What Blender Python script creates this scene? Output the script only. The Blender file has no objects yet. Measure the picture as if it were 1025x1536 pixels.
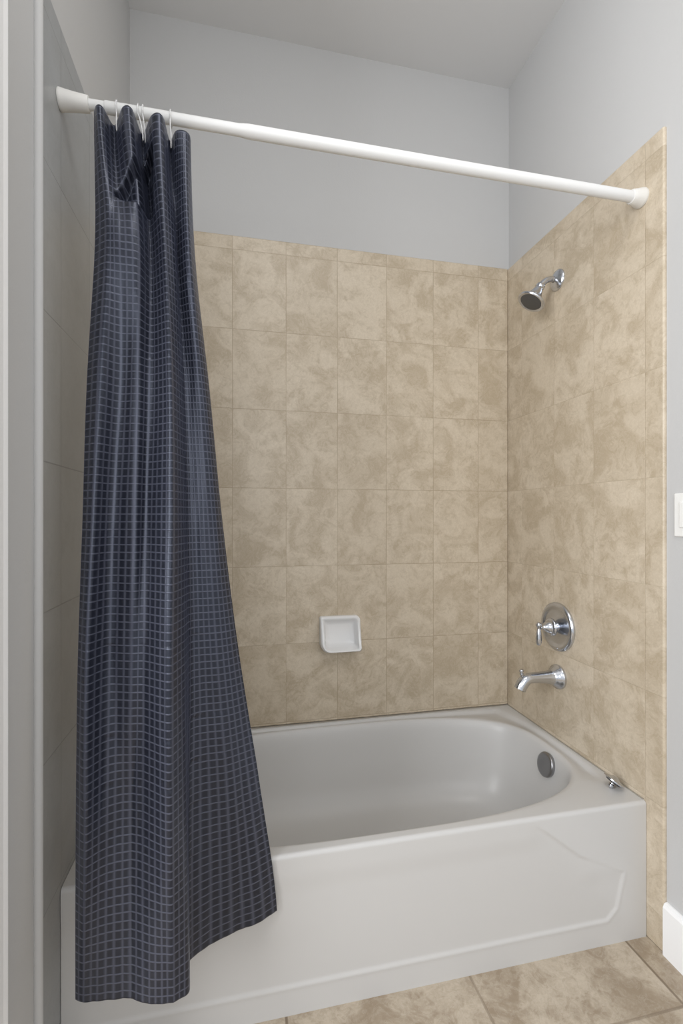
import bpy, bmesh, math, random
from mathutils import Vector, Matrix
from mathutils.noise import noise as pnoise
PI = math.pi
S = bpy.context.scene
COL = S.collection

# ------------------------------------------------------------ camera
EYE = 1.21
cd = bpy.data.cameras.new('camera'); cam = bpy.data.objects.new('camera', cd); COL.objects.link(cam)
cam.location = (0, 0, EYE)
cam.rotation_euler = (PI / 2, 0, math.radians(-12.22))
cd.sensor_fit = 'HORIZONTAL'; cd.sensor_width = 24; cd.lens = 24 * 711 / 1025
cd.shift_x = 0; cd.shift_y = 8 / 1025
cd.clip_start = 0.02
S.camera = cam

# ------------------------------------------------------------ light
W = bpy.data.worlds.new('world'); S.world = W; W.use_nodes = True
W.node_tree.nodes['Background'].inputs[0].default_value = (0.93, 0.96, 1.0, 1)
W.node_tree.nodes['Background'].inputs[1].default_value = 0.79
def area(name, loc, target, sx, sy, power, col=(1, 1, 1)):
    l = bpy.data.lights.new(name, 'AREA'); l.shape = 'RECTANGLE'; l.size = sx; l.size_y = sy
    l.energy = power; l.color = col
    o = bpy.data.objects.new(name, l); COL.objects.link(o); o.location = loc
    o.rotation_euler = (Vector(target) - Vector(loc)).to_track_quat('-Z', 'Y').to_euler()
    return o
area('front_fill_light', (-.1, -1.4, 1.8), (.5, 1.5, .6), 1.4, 1.6, 16, (0.97, 0.98, 1.0))  # added frontal fill behind the camera, no actual window there
area('doorway_daylight', (-1.9, -.15, 1.75), (1.15, 1.25, 1.1), 1.3, 1.7, 61, (0.97, 0.98, 1.0))
area('overhead_fill_light', (0.35, 0.2, 3.02), (0.45, 0.9, 0), 0.7, 0.7, 8, (1, 0.98, 0.95))  # invented overhead fill, brings more light from above onto the tub
S.view_settings.view_transform = 'Standard'
S.view_settings.look = 'None'
S.view_settings.exposure = 0.04
S.view_settings.gamma = 1
S.view_settings.use_curve_mapping = False

# ------------------------------------------------------------ helpers
def mesh_obj(name, verts, faces, mat, parent=None, smooth=False, loc=None):
    me = bpy.data.meshes.new(name); me.from_pydata([tuple(v) for v in verts], [], faces); me.update()
    me.materials.append(mat)
    if smooth:
        for p in me.polygons: p.use_smooth = True
    o = bpy.data.objects.new(name, me); COL.objects.link(o)
    if parent: o.parent = parent
    if loc: o.location = loc
    return o
def empty(name, loc, label=None, cat=None, group=None, rot=None):
    o = bpy.data.objects.new(name, None); COL.objects.link(o); o.location = loc; o.empty_display_size = .05
    if rot: o.rotation_euler = rot
    if label: o['label'] = label; o['category'] = cat
    if group: o['group'] = group
    return o
def struct(o): o['kind'] = 'structure'; return o
def box_vf(x0, x1, y0, y1, z0, z1):
    v = [(x, y, z) for x in (x0, x1) for y in (y0, y1) for z in (z0, z1)]
    f = [(0, 1, 3, 2), (4, 6, 7, 5), (0, 4, 5, 1), (2, 3, 7, 6), (0, 2, 6, 4), (1, 5, 7, 3)]
    return v, f
def box(name, x0, x1, y0, y1, z0, z1, mat, parent=None, bevel=0, seg=3):
    v, f = box_vf(x0, x1, y0, y1, z0, z1)
    o = mesh_obj(name, v, f, mat, parent)
    if bevel:
        m = o.modifiers.new('bevel', 'BEVEL'); m.width = bevel; m.segments = seg
        for p in o.data.polygons: p.use_smooth = True
        o.modifiers.new('wn', 'WEIGHTED_NORMAL')
    return o
def frame(axis):
    a = Vector(axis).normalized()
    h = Vector((0, 0, 1)) if abs(a.z) < .9 else Vector((0, 1, 0))
    u = h.cross(a).normalized(); v = a.cross(u)
    return a, u, v
def lathe(name, origin, axis, prof, mat, parent=None, n=48, sx=1, sz=1):
    """prof: (distance along the axis, radius)"""
    a, u, v = frame(axis); O = Vector(origin); V = []; F = []
    for t, r in prof:
        r = max(r, 1e-5)
        for k in range(n):
            q = 2 * PI * k / n
            V.append(O + a * t + u * (r * sx * math.cos(q)) + v * (r * sz * math.sin(q)))
    for i in range(len(prof) - 1):
        for k in range(n):
            F.append((i * n + k, i * n + (k + 1) % n, (i + 1) * n + (k + 1) % n, (i + 1) * n + k))
    o = mesh_obj(name, V, F, mat, parent, True)
    bm = bmesh.new(); bm.from_mesh(o.data); bmesh.ops.recalc_face_normals(bm, faces=bm.faces); bm.to_mesh(o.data); bm.free()
    m = o.modifiers.new('es', 'EDGE_SPLIT'); m.split_angle = math.radians(50)
    return o
def catmull(P, t):
    """P: list of tuples, t in 0..len-1"""
    n = len(P); i = min(int(t), n - 2); f = t - i
    a, b, c, d = P[max(i - 1, 0)], P[i], P[i + 1], P[min(i + 2, n - 1)]
    return tuple(.5 * (2 * b[k] + (c[k] - a[k]) * f + (2 * a[k] - 5 * b[k] + 4 * c[k] - d[k]) * f * f
                       + (3 * b[k] - a[k] - 3 * c[k] + d[k]) * f ** 3) for k in range(len(b)))
def sweep(name, pts, mat, parent=None, n=24, sub=6, closed=False, cap=True):
    """pts: (x,y,z,ry,rz) along a path; smooth tube with varying radius"""
    if closed:
        m = len(pts); C = []
        Q = pts[-1:] + pts + pts[:2]
        for i in range(m * sub): C.append(catmull(Q, 1 + i / sub))
    else:
        C = [catmull(pts, i / sub) for i in range((len(pts) - 1) * sub + 1)]
    V = []; F = []; m = len(C); up = None
    for i, c in enumerate(C):
        p0 = Vector(C[(i - 1) % m if closed else max(i - 1, 0)][:3]); p1 = Vector(C[(i + 1) % m if closed else min(i + 1, m - 1)][:3])
        a = (p1 - p0).normalized()
        if up is None: up = Vector((0, 1, 0)) if abs(a.y) < .9 else Vector((0, 0, 1))
        u = (up - a * up.dot(a)).normalized(); up = u; w = a.cross(u)
        for k in range(n):
            q = 2 * PI * k / n
            V.append(Vector(c[:3]) + u * c[3] * math.cos(q) + w * c[4] * math.sin(q))
    for i in range(m if closed else m - 1):
        for k in range(n):
            j = (i + 1) % m
            F.append((i * n + k, i * n + (k + 1) % n, j * n + (k + 1) % n, j * n + k))
    if cap and not closed:
        F.append(tuple(range(n))[::-1]); F.append(tuple((m - 1) * n + k for k in range(n)))
    o = mesh_obj(name, V, F, mat, parent, True)
    bm = bmesh.new(); bm.from_mesh(o.data); bmesh.ops.recalc_face_normals(bm, faces=bm.faces); bm.to_mesh(o.data); bm.free()
    e = o.modifiers.new('es', 'EDGE_SPLIT'); e.split_angle = math.radians(55)
    return o

# ------------------------------------------------------------ materials
class NT:
    def __init__(s, name):
        s.m = bpy.data.materials.new(name); s.m.use_nodes = True; s.t = s.m.node_tree
        s.b = s.t.nodes['Principled BSDF']
    def n(s, typ, **kw):
        x = s.t.nodes.new(typ)
        for k, v in kw.items(): setattr(x, k, v)
        return x
    def l(s, a, b): s.t.links.new(a, b)
    def val(s, sock, v):
        if hasattr(v, 'is_output') or isinstance(v, bpy.types.NodeSocket): s.l(v, sock)
        else: sock.default_value = v
    def math(s, op, a, b=0.0, c=None, clamp=False):
        x = s.n('ShaderNodeMath', operation=op); x.use_clamp = clamp
        s.val(x.inputs[0], a); s.val(x.inputs[1], b)
        if c is not None: s.val(x.inputs[2], c)
        return x.outputs[0]
    def mix(s, f, a, b):
        x = s.n('ShaderNodeMix', data_type='RGBA'); s.val(x.inputs[0], f)
        for i, v in ((6, a), (7, b)):
            if isinstance(v, tuple): x.inputs[i].default_value = (*v[:3], 1)
            else: s.l(v, x.inputs[i])
        return x.outputs[2]
    def ramp(s, f, stops):
        x = s.n('ShaderNodeMapRange'); s.val(x.inputs[0], f)
        x.inputs[1].default_value, x.inputs[2].default_value = stops[0], stops[1]
        x.inputs[3].default_value, x.inputs[4].default_value = (stops[2], stops[3]) if len(stops) > 2 else (0, 1)
        x.interpolation_type = 'SMOOTHSTEP'
        return x.outputs[0]
def simple(name, col, rough=.5, metal=0, spec=.5, coat=0, bump=None):
    N = NT(name); b = N.b
    b.inputs['Base Color'].default_value = (*col, 1); b.inputs['Roughness'].default_value = rough
    b.inputs['Metallic'].default_value = metal; b.inputs['Specular IOR Level'].default_value = spec
    b.inputs['Coat Weight'].default_value = coat
    if bump:
        ge = N.n('ShaderNodeNewGeometry'); nz = N.n('ShaderNodeTexNoise'); N.l(ge.outputs['Position'], nz.inputs['Vector'])
        nz.inputs['Scale'].default_value = bump[0]; nz.inputs['Detail'].default_value = 3
        bp = N.n('ShaderNodeBump'); bp.inputs['Strength'].default_value = bump[1]; bp.inputs['Distance'].default_value = .002
        N.l(nz.outputs[0], bp.inputs['Height']); N.l(bp.outputs[0], b.inputs['Normal'])
    return N.m
def tile(name, ax, off, size, c_base, c_dark, c_light, grout, gw, top=None, side=None, contrast=1.0, mott=9.0, groutvis=.6):
    """stone-look ceramic tiles laid on the plane of axes ax; off/size = grid; top/side = start of the narrow trim row"""
    N = NT(name); ge = N.n('ShaderNodeNewGeometry'); sp = N.n('ShaderNodeSeparateXYZ'); N.l(ge.outputs['Position'], sp.inputs[0])
    c = [sp.outputs[a] for a in ax]
    masks = []; ids = []
    for i in range(2):
        u = N.math('DIVIDE', N.math('SUBTRACT', c[i], off[i]), size[i])
        ids.append(N.math('FLOOR', u))
        fr = N.math('FRACT', u)
        d = N.math('MULTIPLY', N.math('MINIMUM', fr, N.math('SUBTRACT', 1.0, fr)), size[i])
        masks.append(d)
    d = N.math('MINIMUM', masks[0], masks[1])
    if side is not None:                       # narrow trim along the free edge
        d2 = N.math('ABSOLUTE', N.math('SUBTRACT', c[0], side)); d = N.math('MINIMUM', d, d2)
    line = N.ramp(d, (gw * .35, gw, 1, 0))
    cmb = N.n('ShaderNodeCombineXYZ'); N.l(ids[0], cmb.inputs[0]); N.l(ids[1], cmb.inputs[1])
    wn = N.n('ShaderNodeTexWhiteNoise', noise_dimensions='3D'); N.l(cmb.outputs[0], wn.inputs['Vector'])
    sc = N.n('ShaderNodeVectorMath', operation='SCALE'); N.l(wn.outputs['Color'], sc.inputs[0]); sc.inputs['Scale'].default_value = 7
    ad = N.n('ShaderNodeVectorMath', operation='ADD'); N.l(ge.outputs['Position'], ad.inputs[0]); N.l(sc.outputs[0], ad.inputs[1])
    def noise(scale, det, dist, rough=.6, src=ad.outputs[0]):
        x = N.n('ShaderNodeTexNoise'); x.inputs['Scale'].default_value = scale; x.inputs['Detail'].default_value = det
        x.inputs['Distortion'].default_value = dist; x.inputs['Roughness'].default_value = rough; N.l(src, x.inputs['Vector']); return x.outputs[0]
    n1 = noise(mott, 4, .8); n2 = noise(mott * 2.6, 6, 2.2, .7); n3 = noise(mott * 9, 5, 1.2, .7)
    blot = N.ramp(N.math('ADD', N.math('MULTIPLY', n1, .7), N.math('MULTIPLY', n2, .3)), (.40, .62))
    col = N.mix(N.math('MULTIPLY', blot, .75 * contrast), c_base, c_dark)
    vein = N.ramp(N.math('ABSOLUTE', N.math('SUBTRACT', n2, .5)), (0.0, .035, 1, 0))
    col = N.mix(N.math('MULTIPLY', vein, .28 * contrast), col, c_light)
    fine = N.ramp(n3, (.35, .7))
    col = N.mix(N.math('MULTIPLY', fine, .30 * contrast), col, c_dark)
    tone = N.math('MULTIPLY', wn.outputs['Value'], .16)
    col = N.mix(tone, col, c_dark)
    # grout is patchy: shows more in places
    gn = noise(5, 2, 0, .5, ge.outputs['Position'])
    gm = N.math('MULTIPLY', line, N.math('MULTIPLY', N.ramp(gn, (.32, .62, .45, 1.0)), groutvis))
    col = N.mix(gm, col, grout)
    N.l(col, N.b.inputs['Base Color'])
    N.b.inputs['Roughness'].default_value = .38; N.b.inputs['Specular IOR Level'].default_value = .5
    h = N.math('SUBTRACT', N.math('MULTIPLY', n3, .12), line)
    bp = N.n('ShaderNodeBump'); bp.inputs['Strength'].default_value = .35; bp.inputs['Distance'].default_value = .0012
    N.l(h, bp.inputs['Height']); N.l(bp.outputs[0], N.b.inputs['Normal'])
    return N.m
M = {}
M['paint'] = simple('painted_wall', (.55, .55, .548), .8, spec=.2, bump=(180, .15))
M['ceil'] = simple('painted_ceiling', (.70, .70, .70), .9, spec=.1)
M['trim'] = simple('white_trim_paint', (.90, .90, .90), .4)
M['tub'] = simple('tub_enamel', (.575, .568, .556), .36, coat=.08)
M['ceramic'] = simple('white_ceramic', (.80, .80, .80), .15, coat=.4)
M['rod'] = simple('white_enamelled_tube', (.74, .74, .73), .35)
M['cap'] = simple('off_white_rubber', (.74, .73, .70), .5)
M['chrome'] = simple('polished_chrome', (.60, .62, .66), .18, 1)
M['dchrome'] = simple('dull_chrome', (.33, .33, .34), .3, 1)
M['dark'] = simple('dark_rubber', (.03, .03, .03), .5)
M['nozzle'] = simple('grey_spray_plate', (.10, .10, .10), .55, .2)
M['plastic'] = simple('switch_plastic', (.84, .84, .82), .35)
BASE = (.655, .57, .45); DARK = (.42, .34, .235); LITE = (.76, .68, .56); GR = (.36, .28, .19)
RIM = .39
M['tile_back'] = tile('tan_stone_tile_back', (0, 2), (.185 - .207 * 6, RIM + .016 - .309 * 1), (.2065, .3065), BASE, DARK, LITE, GR, .0022)
M['tile_right'] = tile('tan_stone_tile_right', (1, 2), (1.155 - .203 * 3, RIM + .016 - .309 * 1), (.2035, .3065), BASE, DARK, LITE, GR, .0018, groutvis=.3)
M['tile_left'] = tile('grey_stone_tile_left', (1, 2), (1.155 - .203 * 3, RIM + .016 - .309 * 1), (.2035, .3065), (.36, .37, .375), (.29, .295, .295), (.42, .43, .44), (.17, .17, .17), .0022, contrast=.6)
M['tile_floor'] = tile('beige_floor_tile', (0, 1), (.112 - .484 * 4, .967 - .484 * 4), (.484, .484), (.55, .475, .375), (.25, .185, .12), (.60, .54, .45), (.21, .16, .11), .005, mott=7, contrast=1.0, groutvis=1.0)

def cloth():
    N = NT('navy_grid_fabric'); uv = N.n('ShaderNodeUVMap'); sp = N.n('ShaderNodeSeparateXYZ'); N.l(uv.outputs[0], sp.inputs[0])
    P = .0158
    def dist(c, w, off=0):
        fr = N.math('FRACT', N.math('ADD', N.math('DIVIDE', c, P), off))
        d = N.math('MINIMUM', fr, N.math('SUBTRACT', 1.0, fr))
        return N.ramp(d, (w * .5, w * 1.5, 1, 0))
    h = dist(sp.outputs[1], .085); v = dist(sp.outputs[0], .11)
    v2 = N.math('MULTIPLY', dist(sp.outputs[0], .2, .0), .4)
    line = N.math('MAXIMUM', h, N.math('MAXIMUM', N.math('MULTIPLY', v, .75), v2))
    nz = N.n('ShaderNodeTexNoise'); nz.inputs['Scale'].default_value = 60; N.l(uv.outputs[0], nz.inputs['Vector']); nz.inputs['Detail'].default_value = 2
    base = N.mix(nz.outputs[0], (.005, .0056, .009), (.014, .0165, .027))
    col = N.mix(N.math('MULTIPLY', line, .8), base, (.082, .088, .120))
    N.l(col, N.b.inputs['Base Color'])
    N.b.inputs['Roughness'].default_value = .33
    N.b.inputs['Anisotropic'].default_value = .45
    tg = N.n('ShaderNodeTangent', direction_type='UV_MAP'); tg.uv_map = 'UVMap'; N.l(tg.outputs[0], N.b.inputs['Tangent'])
    N.b.inputs['Specular IOR Level'].default_value = .62
    N.b.inputs['Specular Tint'].default_value = (.76, .82, 1, 1)
    N.b.inputs['Sheen Weight'].default_value = .06; N.b.inputs['Sheen Roughness'].default_value = .4
    N.b.inputs['Sheen Tint'].default_value = (.5, .58, .95, 1)
    bp = N.n('ShaderNodeBump'); bp.inputs['Strength'].default_value = .4; bp.inputs['Distance'].default_value = .0008
    N.l(line, bp.inputs['Height']); N.l(bp.outputs[0], N.b.inputs['Normal'])
    return N.m
M['cloth'] = cloth()
def clear():
    N = NT('clear_plastic'); b = N.b
    b.inputs['Base Color'].default_value = (.9, .9, .9, 1); b.inputs['Roughness'].default_value = .2
    b.inputs['Transmission Weight'].default_value = .35; b.inputs['IOR'].default_value = 1.3
    return N.m
M['clear'] = clear()

# ------------------------------------------------------------ room
XL, XR, YB, H = -.385, 1.151, 1.871, 3.093
TILETOP = 2.297; T = .010
YN = -1.6
struct(box('floor', -2.2, XR + .25, YN, YB + .1, -.06, 0, M['tile_floor']))
struct(box('ceiling', -2.2, XR + .25, YN, YB + .1, H, H + .06, M['ceil']))
wb = struct(box('wall_back', XL - .15, XR + .15, YB + T, YB + .12, 0, H, M['paint']))
wr = struct(box('wall_right', XR + T, XR + .15, YN, YB + T, 0, H, M['paint']))
wl = struct(box('wall_left', XL - .14, XL - T, .892, YB + T, 0, H, M['paint']))
# tile claddings with a rounded free edge
def clad(name, x0, x1, y0, y1, z0, z1, mat, parent):
    o = box(name, x0, x1, y0, y1, z0, z1, mat, parent, bevel=.006, seg=4); return o
clad('tile_surround', XL, XR, YB, YB + T + .004, RIM + .002, TILETOP, M['tile_back'], wb)
clad('tile_surround', XR, XR + T + .004, 1.094, YB + T, 0.0, TILETOP, M['tile_right'], wr)
clad('tile_surround', XL - T - .004, XL, 1.055, YB + T, 0.0, TILETOP, M['tile_left'], wl)
# rounded corner strip at the end of the left tiles
lathe('bullnose_edge', (XL - .005, 1.048, 0), (0, 0, 1), [(0, 0), (0, .009), (H, .009), (H, 0)], M['paint'], wl, 24)
# white door jamb closing the end of the left wall, with a stop bead
V = []; prof = [(XL - .16, .892), (-.377, .892), (-.3775, .888), (-.379, .880), (-.379, .862), (XL - .05, .862), (XL - .05, .845), (XL - .09, .845), (XL - .09, .862), (XL - .16, .862)]
n = len(prof); V = [(p[0], p[1], z) for z in (0, H) for p in prof]
F = [(i, (i + 1) % n, n + (i + 1) % n, n + i) for i in range(n)] + [tuple(range(n))[::-1], tuple(range(n, 2 * n))]
struct(mesh_obj('trim_1', V, F, M['trim']))
# baseboard with a small chamfer on top
prof = [(0, 0), (.015, 0), (.015, .132), (.011, .141), (.004, .144), (0, .144)]
V = [(XR + T - p[0], y, p[1]) for y in (YN, 1.093) for p in prof]; n = len(prof)
F = [(i, (i + 1) % n, n + (i + 1) % n, n + i) for i in range(n)] + [tuple(range(n))[::-1], tuple(range(n, 2 * n))]
struct(mesh_obj('baseboard_right', V, F, M['trim']))
# thin caulk beads between tub and tile
def cyl(name, a, b, r, mat, parent=None):
    a = Vector(a); b = Vector(b); L = (b - a).length
    return lathe(name, a, b - a, [(0, 0), (0, r), (L, r), (L, 0)], mat, parent, 12)

# ------------------------------------------------------------ bathtub
Y0 = 1.151                                     # front face of the apron
tub = empty('bathtub', (.383, 1.51, 0), 'white alcove bathtub with an embossed front panel between the tiled walls', 'bathtub')
off = Vector(tub.location)
def sh(V): return [Vector(v) - off for v in V]
NS = 160
cx, cy, ea, eb, en = .385, 1.507, .705, .325, 3.0
def sgn(v): return 1 if v >= 0 else -1
def ell(q, a, b, e, ox=0, oy=0):
    c, s = math.cos(q), math.sin(q)
    return cx + ox + a * sgn(c) * abs(c) ** (2 / e), cy + oy + b * sgn(s) * abs(s) ** (2 / e)
XA, XB, YA, YC = XL + .001, XR - .001, Y0 + .010, YB - .001
Z = RIM
ring_q = [2 * PI * k / NS for k in range(NS)]
inner = [ell(q, ea, eb, en) for q in ring_q]
outer = []
for (x, y) in inner:                           # project outwards on the rectangle
    best = None
    dx, dy = x - cx, y - cy
    t = min(((XB - cx) / dx if dx > 1e-9 else 1e9), ((XA - cx) / dx if dx < -1e-9 else 1e9),
            ((YC - cy) / dy if dy > 1e-9 else 1e9), ((YA - cy) / dy if dy < -1e-9 else 1e9))
    outer.append([cx + dx * t, cy + dy * t])
for X, Y in ((XA, YA), (XA, YC), (XB, YA), (XB, YC)):
    k = min(range(NS), key=lambda i: (outer[i][0] - X) ** 2 + (outer[i][1] - Y) ** 2); outer[k] = [X, Y]
rings = [[(x, y, 0.0) for x, y in outer], [(x, y, Z) for x, y in outer]]
def lerp(a, b, t): return a + (b - a) * t
# shallow raised ledge along the end and back walls
for f, dz in ((.10, 0), (.24, 0), (.32, -.004), (.40, -.010), (.48, -.0115), (.7, -.0115), (.92, -.0115)):
    rg = []
    for (xo, yo), (xi, yi) in zip(outer, inner):
        w = min(1, max(0, (yo - (Y0 + .10)) / .08)) if xo > .9 or yo > 1.7 else 0
        rg.append((lerp(xo, xi, f), lerp(yo, yi, f), Z + dz * w * (1 if f < .6 else max(0, 1 - (f - .5) * 2.2))))
    rings.append(rg)
for ins, z, e in ((0, Z - .0015, en), (.006, Z - .006, en), (.011, Z - .016, en), (.016, Z - .032, en), (.024, Z - .07, 2.95), (.034, Z - .12, 2.9), (.046, Z - .17, 2.85),
                  (.060, Z - .215, 2.8), (.078, Z - .25, 2.7), (.102, Z - .278, 2.6), (.135, Z - .298, 2.5), (.175, Z - .309, 2.4), (.23, Z - .315, 2.3), (.30, Z - .317, 2.2)):
    slope = ins * 1.0 + max(0, (Z - .03 - z)) * .25   # the head end leans back more
    rings.append([ell(q, ea - ins - slope * .4, eb - ins * .9, e, slope * .4) + (z,) for q in ring_q])
V = [p for r in rings for p in r]; F = []
for i in range(len(rings) - 1):
    for k in range(NS): F.append((i * NS + k, i * NS + (k + 1) % NS, (i + 1) * NS + (k + 1) % NS, (i + 1) * NS + k))
V.append((cx + .12, cy, Z - .318)); c = len(V) - 1; b0 = (len(rings) - 1) * NS
for k in range(NS): F.append((b0 + k, b0 + (k + 1) % NS, c))
bas = mesh_obj('basin', sh(V), F, M['tub'], tub, True)
m = bas.modifiers.new('es', 'EDGE_SPLIT'); m.split_angle = math.radians(60)
# apron: rolled top edge then the front with its embossed panel
poly = [(-.9, .0675), (1.02, .0675), (1.052, .098), (1.078, .20), (.93, .268), (.80, .368), (.70, .52), (-.9, .52)]
def sdf(x, z):
    d = 1e9; ins = False; n = len(poly)
    for i in range(n):
        a, b = poly[i], poly[(i + 1) % n]
        ex, ez = b[0] - a[0], b[1] - a[1]; wx, wz = x - a[0], z - a[1]
        t = max(0, min(1, (wx * ex + wz * ez) / (ex * ex + ez * ez)))
        d = min(d, math.hypot(wx - ex * t, wz - ez * t))
        if (a[1] > z) != (b[1] > z) and x < a[0] + (z - a[1]) / ez * ex: ins = not ins
    return d if ins else -d
def ss(a, b, x):
    t = max(0, min(1, (x - a) / (b - a))); return t * t * (3 - 2 * t)
NX = 420
rows = []
R = .011
for k in range(9):
    q = PI / 2 * k / 8; rows.append((YA - .010 * math.sin(q), Z - R * (1 - math.cos(q))))
NZ = 130
for k in range(1, NZ + 1): rows.append((None, (Z - R) * (1 - k / NZ)))
V = []; 
for y, z in rows:
    for i in range(NX + 1):
        x = XA + (XB - XA) * i / NX
        if y is None:
            s = sdf(x, z)
            fade = 1 - .8 * ss(.90, .98, x) * ss(.17, .22, z)
            fade *= ss(.345, .29, z) if x < .76 else 1 - (1 - ss(.345, .29, z)) * ss(.84, .76, x)
            dep = .0026 * ss(-.004, .010, s) * fade * ss(Z - R, Z - R - .03, z)
            ridge = -.0011 * math.exp(-(s / .006) ** 2) * fade * ss(Z - R, Z - R - .03, z)
            V.append((x, Y0 + dep + ridge + .0 , z))
        else: V.append((x, y, z))
n = NX + 1; F = [(j * n + i, (j + 1) * n + i, (j + 1) * n + i + 1, j * n + i + 1) for j in range(len(rows) - 1) for i in range(NX)]
b0 = len(V)                                    # back of the apron, so it has thickness
V += [(XA, Y0 + .014, Z - .02), (XB, Y0 + .014, Z - .02), (XA, Y0 + .014, 0), (XB, Y0 + .014, 0)]
F.append((b0, b0 + 1, b0 + 3, b0 + 2))
mesh_obj('apron', sh(V), F, M['tub'], tub, True)
# overflow plate on the end wall of the basin
ox, oy, oz = 1.0535, 1.483, .336
axis = Vector((-1, 0, .22)).normalized()
lathe('overflow_plate', Vector((ox + .012, oy, oz)) - off, axis, [(-.012, .036), (0.004, .041), (.009, .0415), (.0125, .039), (.0135, .033), (.0125, .02), (.012, 0)], M['dchrome'], tub)
# bead of caulk
cyl('caulk_bead', Vector((XL + .01, YB - .001, Z + .001)) - off, Vector((XR - .002, YB - .001, Z + .001)) - off, .0022, simple('grey_caulk', (.30, .27, .22), .7), tub)
cyl('caulk_bead', Vector((XR - .001, YB - .002, Z + .001)) - off, Vector((XR - .001, Y0 + .01, Z + .001)) - off, .0022, bpy.data.materials['grey_caulk'], tub)

# ------------------------------------------------------------ tub stopper lying on the rim
st = empty('tub_stopper', (1.112, 1.228, Z + .0245), 'small chrome tub stopper lying tilted on the tub rim by the right wall', 'stopper')
ax = Vector((.50, -.12, .80)).normalized()
lathe('stopper_cap', (0, 0, 0), ax, [(-.004, .0), (-.004, .026), (-.002, .030), (.001, .030), (.003, .024), (.006, .012), (.010, .008), (.011, 0)], M['chrome'], st)
lathe('rubber_seal', (0, 0, 0), ax, [(-.0075, 0), (-.0075, .021), (-.004, .0225), (-.004, 0)], M['dark'], st)
lathe('stem', (0, 0, 0), ax, [(-.025, 0), (-.025, .006), (-.023, .008), (-.016, .008), (-.014, .0055), (-.0075, .0055), (-.0075, 0)], M['chrome'], st)

# ------------------------------------------------------------ soap dish
sx0, sx1, sz0, sz1 = .314, .481, 1.21 - .535, 1.21 - .395
sd = empty('soap_dish', ((sx0 + sx1) / 2, YB, (sz0 + sz1) / 2), 'white ceramic soap dish set into the tan tiled back wall', 'soap dish')
def rrect(w, h, r, n=8, rads=None):
    out = []
    rr = rads or (r,) * 4
    for i, (sx_, sz_) in enumerate(((1, 1), (-1, 1), (-1, -1), (1, -1))):
        for k in range(n + 1):
            q = PI / 2 * (i + k / n); rd = rr[i]
            out.append((sx_ * (w - rd) + rd * math.cos(q), sz_ * (h - rd) + rd * math.sin(q)))
    return out
w, h = (sx1 - sx0) / 2, (sz1 - sz0) / 2
def loft(name, loops, mat, parent, capend=True):
    V = [p for l in loops for p in l]; n = len(loops[0]); F = []
    for i in range(len(loops) - 1):
        for k in range(n): F.append((i * n + k, i * n + (k + 1) % n, (i + 1) * n + (k + 1) % n, (i + 1) * n + k))
    if capend: F.append(tuple(range((len(loops) - 1) * n, len(loops) * n)))
    o = mesh_obj(name, V, F, mat, parent, True)
    bm = bmesh.new(); bm.from_mesh(o.data); bmesh.ops.recalc_face_normals(bm, faces=bm.faces); bm.to_mesh(o.data); bm.free()
    e = o.modifiers.new('es', 'EDGE_SPLIT'); e.split_angle = math.radians(50)
    return o
def dl(w_, h_, y, rads, lean=0.0):
    # y grows away from the wall towards the viewer; the bottom lip juts out more
    return [(x, -(y + lean * ss(.02, -h_, z)), z) for x, z in rrect(w_, h_, 0, 8, rads)]
RD = (.022, .008, .035, .012)
loft('dish_body', [dl(w, h, 0, RD), dl(w, h, .012, RD, .022), dl(w - .002, h - .002, .017, RD, .030), dl(w - .006, h - .006, .020, RD, .034), dl(w - .014, h - .012, .019, (.016, .006, .026, .010), .033),
                   dl(w - .020, h - .019, .012, (.013, .006, .022, .009), .020), dl(w - .024, h - .024, .006, (.012, .006, .02, .008), .006), dl(w - .04, h - .035, .004, (.01, .006, .015, .008), 0)], M['ceramic'], sd)

# ------------------------------------------------------------ shower head
sy, sz = 1.541, 1.21 + .875
wx = XR
shw = empty('wall_shower', (wx, sy, sz), 'chrome shower head on a curved arm high on the right tiled wall', 'shower head')
lathe('flange', (0, 0, 0), (-1, 0, 0), [(0, .0385), (.003, .0385), (.006, .036), (.011, .029), (.015, .019), (.017, .0125), (.018, .010)], M['chrome'], shw)
sweep('shower_arm', [(-.004, 0, 0, .0105, .0105), (-.026, 0, .002, .0105, .0105), (-.048, 0, -.006, .0105, .0105), (-.064, 0, -.019, .0105, .0105), (-.078, 0, -.033, .0105, .0105)], M['chrome'], shw)
p0 = Vector((-.070, 0, -.026)); hd = Vector((-.52, .05, -.85)).normalized()
lathe('spray_head', p0, hd, [(-.004, .010), (0, .0155), (.009, .0165), (.013, .0135), (.020, .016), (.034, .021), (.050, .027), (.060, .036), (.066, .046), (.070, .050), (.074, .050), (.077, .047), (.076, .040), (.074, .038)], M['chrome'], shw)
lathe('spray_face', p0, hd, [(.073, .039), (.0755, .0385), (.077, .030), (.0775, 0)], M['nozzle'], shw)

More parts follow.
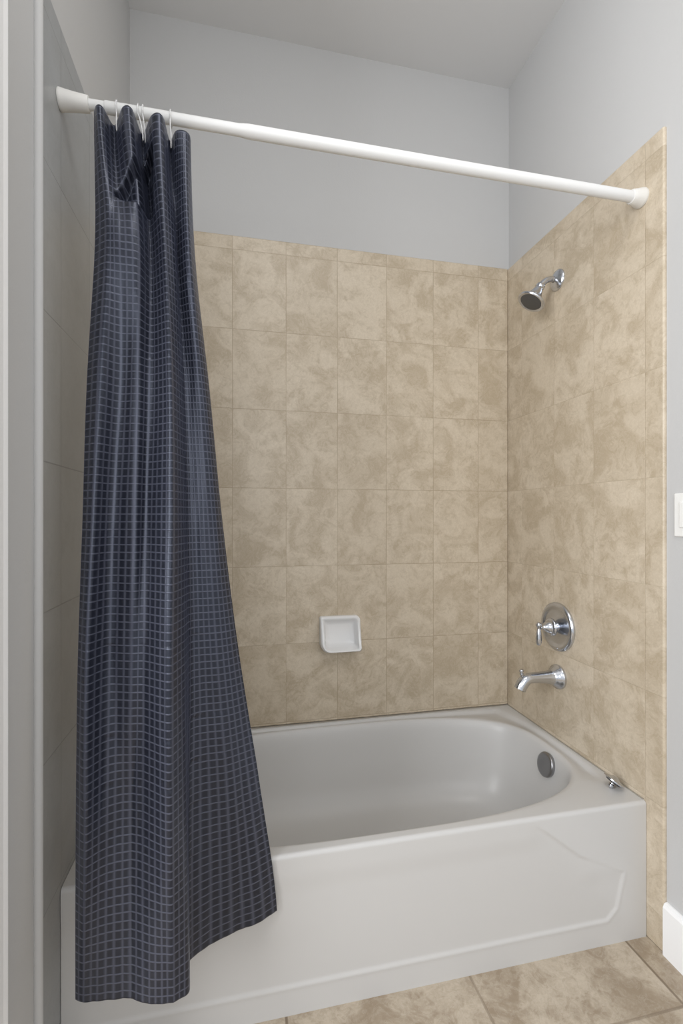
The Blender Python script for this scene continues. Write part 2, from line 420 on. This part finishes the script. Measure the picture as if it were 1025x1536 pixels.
# ------------------------------------------------------------ mixer valve
vy, vz = 1.5355, 1.21 - .402
mv = empty('mixer_valve', (wx, vy, vz), 'round chrome mixer valve with hanging lever on the right tiled wall', 'shower valve')
lathe('escutcheon', (0, 0, 0), (-1, 0, 0), [(0, .0885), (.004, .0895), (.010, .088), (.014, .083), (.0155, .078), (.0145, .072), (.010, .066), (.009, .060), (.010, .03), (.012, .024), (.012, 0)], M['chrome'], mv, 72)
lathe('handle_hub', (0, 0, 0), (-1, 0, 0), [(.010, .019), (.026, .019), (.027, .030), (.030, .0325), (.036, .0325), (.039, .029), (.041, .024), (.046, .0225), (.054, .0185), (.060, .012), (.066, .008), (.072, .0065), (.077, .0075), (.078, 0)], M['chrome'], mv)
lv = lathe('lever', (-.083, 0, .010), (0, 0, -1), [(-.011, 0), (-.009, .006), (-.002, .0105), (.003, .0105), (.008, .007), (.011, .0052), (.016, .0065), (.030, .009), (.050, .0105), (.066, .0098), (.073, .0065), (.076, 0)], M['chrome'], mv, 24)
for a in (PI * .80 + PI, -PI * .30):
    lathe('screw', (-.0095, .037 * math.cos(a), .037 * math.sin(a)), (-1, 0, 0), [(0, .0045), (.0018, .004), (.002, 0)], M['dchrome'], mv, 16)
lathe('screw', (-.015, -.010, -.0775), (-1, 0, 0), [(0, .0035), (.002, .003), (.0025, 0)], M['chrome'], mv, 16)

# ------------------------------------------------------------ tub spout
py, pz = 1.5355, 1.21 - .588
sp_ = empty('tub_spout', (wx, py, pz), 'chrome tub spout with small diverter knob below the mixer valve', 'tub spout')
lathe('spout_flange', (0, 0, .002), (-1, 0, 0), [(0, .044), (.006, .0445), (.010, .0435), (.013, .039), (.020, .036), (.026, .030), (.036, .0255)], M['chrome'], sp_)
sweep('spout_body', [(-.012, 0, .002, .034, .032), (-.026, 0, .002, .029, .0285), (-.045, 0, .003, .0245, .0235), (-.07, 0, .004, .022, .0205), (-.10, 0, .005, .021, .019), (-.125, 0, .004, .021, .019), (-.140, 0, -.004, .0205, .021), (-.152, 0, -.018, .020, .0215), (-.160, 0, -.033, .0195, .021)], M['chrome'], sp_, 32)
lathe('spout_mouth', (-.1601, 0, -.0332), (-.55, 0, -1), [(0, .0), (.0006, .016), (.001, .016), (.0011, 0)], M['dark'], sp_, 32)
lathe('diverter_knob', (-.150, 0, .004), (-.12, 0, 1), [(0, .0045), (.016, .0045), (.017, .0075), (.020, .008), (.022, .005), (.026, .005), (.028, .008), (.032, .0085), (.035, .006), (.036, 0)], M['chrome'], sp_, 20)

# ------------------------------------------------------------ light switch
sw = empty('light_switch', (XR + T, 1.033, 1.2165), 'white rocker light switch on the grey wall at the right', 'light switch')
box('switch_plate', -.006, 0, -.036, .034, -.0585, .0585, M['plastic'], sw, bevel=.003)
box('rocker', -.0095, -.005, -.018, .016, -.034, .034, M['plastic'], sw, bevel=.002)
for z in (-.048, .048): lathe('screw', (-.006, -.001, z), (-1, 0, 0), [(0, .003), (.001, .0028), (.0012, 0)], M['plastic'], sw, 16)

# ------------------------------------------------------------ curtain rod
RY, RZ = 1.160, 1.21 + .925
RZL, RZR = 1.21 + .917, 1.21 + .932
rodv = Vector((XR - XL, .02, RZR - RZL)); 
RYL = 1.148
rd = empty('curtain_rod', (XL, RYL, RZL), 'white tension curtain rod spanning the alcove above the tub', 'curtain rod')
L = rodv.length; dirv = rodv.normalized()
lathe('end_cap', (0, 0, 0), dirv, [(0, 0), (0, .0215), (.002, .0225), (.006, .0215), (.030, .0185), (.058, .0165), (.060, .0155), (.060, .0115)], M['cap'], rd)
lathe('end_cap', dirv * L, -dirv, [(0, 0), (0, .0265), (.003, .0275), (.008, .0265), (.024, .022), (.036, .0195), (.038, .0185), (.038, .013)], M['cap'], rd)
lathe('inner_tube', (0, 0, 0), dirv, [(.056, 0), (.056, .0112), (.105, .0112), (.105, 0)], M['rod'], rd)
lathe('outer_tube', (0, 0, 0), dirv, [(.092, .011), (.093, .0126), (.096, .0130), (.385, .0130), (.405, .0150), (.41, .0152), (L - .040, .0152), (L - .036, .0165), (L - .030, .0165), (L - .030, 0)], M['rod'], rd)

# ------------------------------------------------------------ shower curtain
LV = [
 (2.090, [(-0.3066, 1.1180), (-0.2964, 1.1000), (-0.2864, 1.1020), (-0.2740, 1.1500), (-0.2437, 1.0950), (-0.2261, 1.0940), (-0.2172, 1.1620), (-0.1855, 1.1020), (-0.1645, 1.1000), (-0.1584, 1.1680), (-0.1397, 1.1360), (-0.1216, 1.1300), (-0.1124, 1.1400), (-0.1109, 1.1550)]),
 (1.810, [(-0.2990, 1.1000), (-0.2722, 1.0720), (-0.2630, 1.0679), (-0.2450, 1.0660), (-0.2106, 1.0700), (-0.2037, 1.0910), (-0.1930, 1.1300), (-0.1622, 1.0850), (-0.1528, 1.0884), (-0.1393, 1.1100), (-0.1373, 1.1400), (-0.1118, 1.1050), (-0.1027, 1.1300), (-0.1001, 1.1500)]),
 (1.510, [(-0.3075, 1.0750), (-0.2782, 1.0464), (-0.2668, 1.0537), (-0.2444, 1.0750), (-0.2096, 1.0650), (-0.2002, 1.0734), (-0.1832, 1.0886), (-0.1444, 1.0452), (-0.1356, 1.0609), (-0.1248, 1.1074), (-0.1196, 1.1250), (-0.0910, 1.1124), (-0.0745, 1.1250), (-0.0681, 1.1400)]),
 (1.210, [(-0.3091, 1.0500), (-0.2845, 1.0240), (-0.2762, 1.0369), (-0.2584, 1.0680), (-0.2123, 1.0460), (-0.2031, 1.0535), (-0.1877, 1.0680), (-0.1388, 1.0140), (-0.1285, 1.0311), (-0.1167, 1.0840), (-0.1095, 1.1100), (-0.0706, 1.1090), (-0.0492, 1.1200), (-0.0395, 1.1400)]),
 (0.910, [(-0.3117, 1.0300), (-0.2908, 1.0040), (-0.2816, 1.0183), (-0.2611, 1.0530), (-0.2162, 1.0340), (-0.2044, 1.0334), (-0.1838, 1.0310), (-0.1389, 0.9870), (-0.1268, 1.0029), (-0.1107, 1.0540), (-0.1061, 1.1050), (-0.0531, 1.1090), (-0.0225, 1.1200), (-0.0031, 1.1400)]),
 (0.610, [(-0.3122, 1.0200), (-0.2902, 0.9940), (-0.2800, 1.0020), (-0.2581, 1.0260), (-0.2191, 1.0300), (-0.2059, 1.0269), (-0.1808, 1.0140), (-0.1368, 0.9720), (-0.1229, 0.9827), (-0.1036, 1.0240), (-0.1075, 1.0900), (-0.0339, 1.1040), (0.0090, 1.1200), (0.0432, 1.1400)]),
 (0.270, [(-0.3113, 1.0133), (-0.2953, 1.0033), (-0.2828, 1.0021), (-0.2542, 1.0009), (-0.2115, 0.9943), (-0.1983, 0.9892), (-0.1744, 0.9784), (-0.1336, 0.9670), (-0.1184, 0.9697), (-0.0960, 0.9867), (-0.1038, 1.0523), (-0.0264, 1.0964), (0.0407, 1.1141), (0.0887, 1.1398)])]
def zcurve(z):
    """knots of the plan curve at height z, interpolated between levels"""
    zs = [l[0] for l in LV]
    for i in range(len(zs) - 1):
        if z >= zs[i + 1]: break
    t = i + (zs[i] - z) / (zs[i] - zs[i + 1])
    n = len(LV[0][1])
    return [catmull([l[1][k] for l in LV], t) for k in range(n)]
# cloth coordinate of each knot: mean arc length
nk = len(LV[0][1]); acc = [0.0] * nk
WT = [.2, .2, .5, .8, 1.0, 1.4, 1.6]          # the lower, less crowded part of the cloth counts most
for (z, K), wt in zip(LV, WT):
    s = 0
    for k in range(1, nk):
        for j in range(8):
            a = catmull(K, k - 1 + j / 8); b = catmull(K, k - 1 + (j + 1) / 8); s += math.dist(a, b)
        acc[k] += s * wt
acc = [a / sum(WT) for a in acc]
NU, NV = 260, 620
ZT, ZB = 2.090, .270
V = []; UV = []
for j in range(NV + 1):
    z = ZT + (ZB - ZT) * j / NV
    K = zcurve(z)
    row = [catmull(K, (nk - 1) * i / NU) for i in range(NU + 1)]
    soft = row
    for _ in range(3):                         # round the folds off, more so lower down
        w = int(1 + 6 * ss(2.05, 1.55, z) * (1 - .75 * ss(.95, .35, z)))
        px = [0.0]; py = [0.0]
        for p in soft: px.append(px[-1] + p[0]); py.append(py[-1] + p[1])
        new = []
        for i in range(NU + 1):
            q = min(w, i, NU - i); new.append(((px[i + q + 1] - px[i - q]) / (2 * q + 1), (py[i + q + 1] - py[i - q]) / (2 * q + 1)))
        soft = new
    for i in range(NU + 1):
        t = (nk - 1) * i / NU
        x, y = soft[i]
        k = min(int(t), nk - 2); s = acc[k] + (acc[k + 1] - acc[k]) * (t - k)
        # small soft wrinkles
        amp = .0035 * ss(2.09, 1.9, z)
        y += amp * pnoise(Vector((x * 26, z * 2.2, 3.1))) + .0015 * pnoise(Vector((x * 70, z * 7, 8.0)))
        # pocket under the second pleat: cloth above the lip is pulled back
        zl = 1.896 - .22 * (x + .265) - .010 * math.sin(PI * min(1, max(0, (x + .262) / .06)))
        if 1.85 < z < 2.05:
            # apex of the pocket up at the hook, lip at the bottom
            up = (z - zl) / .155
            xl = -.262 + up * .062; xr = -.190 + up * .003
            inside = ss(0, .04, up) * ss(xl - .001, xl + .004, x) * ss(xr + .005, xr - .001, x) * ss(1.02, .95, up)
            y += .045 * inside
        V.append((x, y, z)); UV.append((s, z))
n = NU + 1; F = [(j * n + i, (j + 1) * n + i, (j + 1) * n + i + 1, j * n + i + 1) for j in range(NV) for i in range(NU)]
cur = mesh_obj('shower_curtain', V, F, M['cloth'], None, True)
uvl = cur.data.uv_layers.new(name='UVMap')
for li, lp in enumerate(cur.data.loops): uvl.data[li].uv = UV[lp.vertex_index]
m = cur.modifiers.new('thick', 'SOLIDIFY'); m.thickness = .0012; m.offset = 1
cur['label'] = 'dark navy shower curtain with fine grid pattern, gathered at the left of the rod'; cur['category'] = 'shower curtain'

# ------------------------------------------------------------ curtain hooks
def rod_at(x):
    t = (x - XL) / (XR - XL); return Vector((x, RYL + .02 * t, RZL + (RZR - RZL) * t))
labels = ['clear hook over the rod between the first two curtain pleats', 'left strand of the paired clear hooks behind the tall second pleat',
          'right strand of the paired clear hooks beside the third pleat', 'clear hook hanging between the last two curtain pleats at right']
for i, (x, lean, yb, drop) in enumerate(((-.267, .002, 1.134, .060), (-.222, .010, 1.142, .066), (-.212, .004, 1.150, .066), (-.153, .0, 1.152, .066))):
    c = rod_at(x); r = .0165
    pts = []
    for a in range(-40, 221, 20):
        q = math.radians(a); pts.append((0, r * math.cos(q), r * math.sin(q) - .001))
    low = (yb - c.y)
    pts += [(lean * .4, -r * .75, -.022), (lean, low - .004, -drop * .8), (lean, low, -drop), (lean, low + .005, -drop * .8), (lean * .4, r * .6, -.022)]
    pts = [p + (.0016, .0016) for p in pts]
    o = sweep('curtain_hook', pts, M['clear'], None, 8, 3, closed=True)
    o.location = c
    o['label'] = labels[i]; o['category'] = 'curtain hook'; o['group'] = 'clear hooks on the curtain rod'
